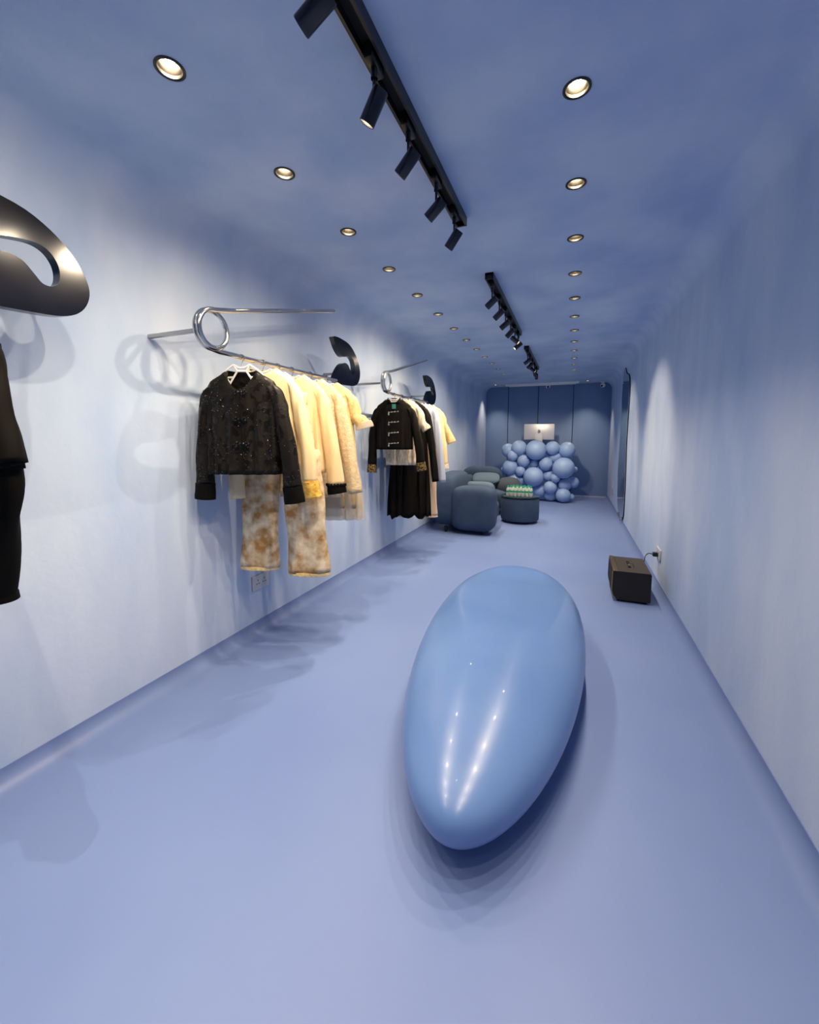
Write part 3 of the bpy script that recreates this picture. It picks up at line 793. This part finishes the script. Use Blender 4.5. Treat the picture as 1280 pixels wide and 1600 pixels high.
PX, PY = -.85, 7.5
r = empty('pouf_table', (PX, PY, 0), 'round slate blue pouf table with a glass top, holding the water bottles', 'table')
MB().lathe([(.0, .035), (.30, .035), (.325, .05), (.333, .09), (.335, .22), (.333, .41), (.322, .44), (.29, .45), (0, .452)], n=48).build('drum', M['sofa'], r)
MB().lathe([(0, .454), (.30, .454), (.335, .456), (.335, .468), (.33, .472), (0, .472)], n=48).build('glass_top', M['glass'], r)
for k in range(4):
    a = R(45+90*k); MB().lathe([(.018, 0), (.022, .037)], (.24*math.cos(a), .24*math.sin(a), 0), n=10, capb=True).build('foot', M['chrome'], r)
bp_ = None
rowspec = [(7, -.12, 'front'), (7, -.04, 'second'), (6, .04, 'third'), (5, .12, 'back')]
for nrow, dy, rn in rowspec:
    for k in range(nrow):
        X = PX-.005 + (k-(nrow-1)/2)*.066; Y = PY + dy
        lab = 'clear water bottle with green cap, %s from left in the %s row' % (ORD[k], rn)
        if bp_ is None:
            bp_ = empty('water_bottle', (X, Y, .4725), lab, 'bottle', 'water bottles on the pouf')
            MB().lathe([(0, .001), (.026, .0), (.028, .006), (.028, .05), (.0275, .10), (.024, .125), (.012, .148), (.011, .158), (0, .158)], n=14).build('bottle_body', M['bottle'], bp_)
            MB().lathe([(.0285, .066), (.0288, .068), (.0288, .094), (.028, .096)], n=14).build('paper_label', M['green'], bp_)
            MB().lathe([(.0135, .152), (.0135, .172), (.012, .174), (0, .174)], n=12).build('cap', M['green'], bp_)
        else:
            c = copy_tree(bp_); c.location = (X, Y, .4725); c['label'] = lab

# ------------------------------------------------------------------ ball desk with computer
import mathutils
fpx = 640.0; ppx, ppy = 640.0, 746.0
yaw, pit = R(21.709), R(5.533)
Fv = Vector((-math.sin(yaw)*math.cos(pit), math.cos(yaw)*math.cos(pit), -math.sin(pit))); Rv = Vector((math.cos(yaw), math.sin(yaw), 0)); Uv = Rv.cross(Fv)
def onY(u, v, Y):
    d = Rv*((u-ppx)/fpx) - Uv*((v-ppy)/fpx) + Fv
    return Vector((0, 0, CAM_H)) + d*(Y/d.y)
DX, DY = -.70, 10.15
r = empty('ball_desk', (DX, DY, 0), 'reception desk made of clustered light blue balls in front of the back panels', 'desk')
balls = [(275,430,85,.10),(410,400,95,.0),(620,425,125,-.08),(828,400,85,-.03),(1010,425,100,.04),(328,500,65,-.05),(465,560,80,.0),(600,590,58,.06),
         (745,600,85,-.02),(965,650,132,-.10),(300,640,95,.02),(425,690,62,-.06),(590,760,122,-.10),(775,745,70,.05),(862,775,58,-.10),(1105,668,36,.08),
         (215,665,32,.08),(975,855,85,.05),(1085,830,70,.10),(800,893,80,-.08),(960,995,90,-.08),(660,935,78,.02),(800,1010,80,.05),(1055,1015,45,.10),
         (865,510,85,.10),(430,800,60,.06),(360,800,90,.08),(360,940,90,.06),(500,950,85,.06),(700,480,75,.12),(530,480,60,.10),(700,690,60,.12),(900,920,60,.10),(1000,520,70,.14)]
for (cx_, cy_, rr, dd) in balls:
    p = onY(760+cx_/8, 650+cy_/8, DY+dd); rad = rr/8*(p-Vector((0, 0, CAM_H))).dot(Fv)/fpx
    if p.z < rad: p.z = rad + .001
    MB().sq((p.x-DX, p.y-DY, p.z), (rad, rad, rad), 1, 1, 32, 20).build('ball', M['ball'], r)
MB().bbox(-.68, .62, .06, .50, .0, 1.28, r=.08, seg=4).build('desk_core', M['ball'], r)
MB().bbox(-.70, .68, .05, .62, 1.28, 1.315, r=.008, seg=2).build('desk_top', M['desktop'], r)
# computer
ps = onY(842, 690, DY+.32)
ic = empty('desktop_computer', (ps.x, DY+.32, 1.316), 'white desktop computer seen from behind on the ball desk', 'computer')
sw = .35; zb_, zt_ = .14, .515
MB().bbox(-sw, sw, -.012, .02, zb_, zt_, r=.006, seg=2).build('screen_housing', M['alu'], ic)
MB().bbox(-.10, .10, -.05, .14, 0, .008, r=.003, seg=1).build('stand_foot', M['alu'], ic)
MB().bbox(-.085, .085, -.035, -.012, .004, .28, r=.004, seg=1).build('stand_neck', M['alu'], ic)
lg = []
for k in range(40):
    t = 2*math.pi*k/40
    rr = .040*(1 - .10*math.cos(2*t) - .10*math.exp(-((t-math.pi/2)/.25)**2) - .08*math.exp(-((t-3*math.pi/2)/.25)**2))
    x, z = rr*math.cos(t), rr*math.sin(t)*1.0
    bx, bz = .046, .006
    d = math.hypot(x-bx, z-bz)
    if d < .022: x, z = bx+(x-bx)/d*.022, bz+(z-bz)/d*.022
    lg.append((-x, z))
b = MB(); n = len(lg); zl = .335
b.v = [(x, -.0125, zl+z) for x, z in lg]+[(x, -.0145, zl+z) for x, z in lg]
b.f = [(i, (i+1) % n, n+(i+1) % n, n+i) for i in range(n)]+[tuple(range(n))[::-1], tuple(range(n, 2*n))]
leaf = [(.016*math.sin(q)*.5 if False else x, z) for x, z, q in []]
lo_ = b.build('logo', M['logo'], ic, smooth=False)
lf = []
for k in range(14):
    t = 2*math.pi*k/14; a_, c_ = .013*math.cos(t), .006*math.sin(t)
    lf.append((-(.006+a_*.6-c_*.8), .052+a_*.8+c_*.6))
b = MB(); n = len(lf)
b.v = [(x, -.0125, zl+z) for x, z in lf]+[(x, -.0145, zl+z) for x, z in lf]
b.f = [(i, (i+1) % n, n+(i+1) % n, n+i) for i in range(n)]+[tuple(range(n))[::-1], tuple(range(n, 2*n))]
b.build('logo_leaf', M['logo'], lo_, smooth=False)
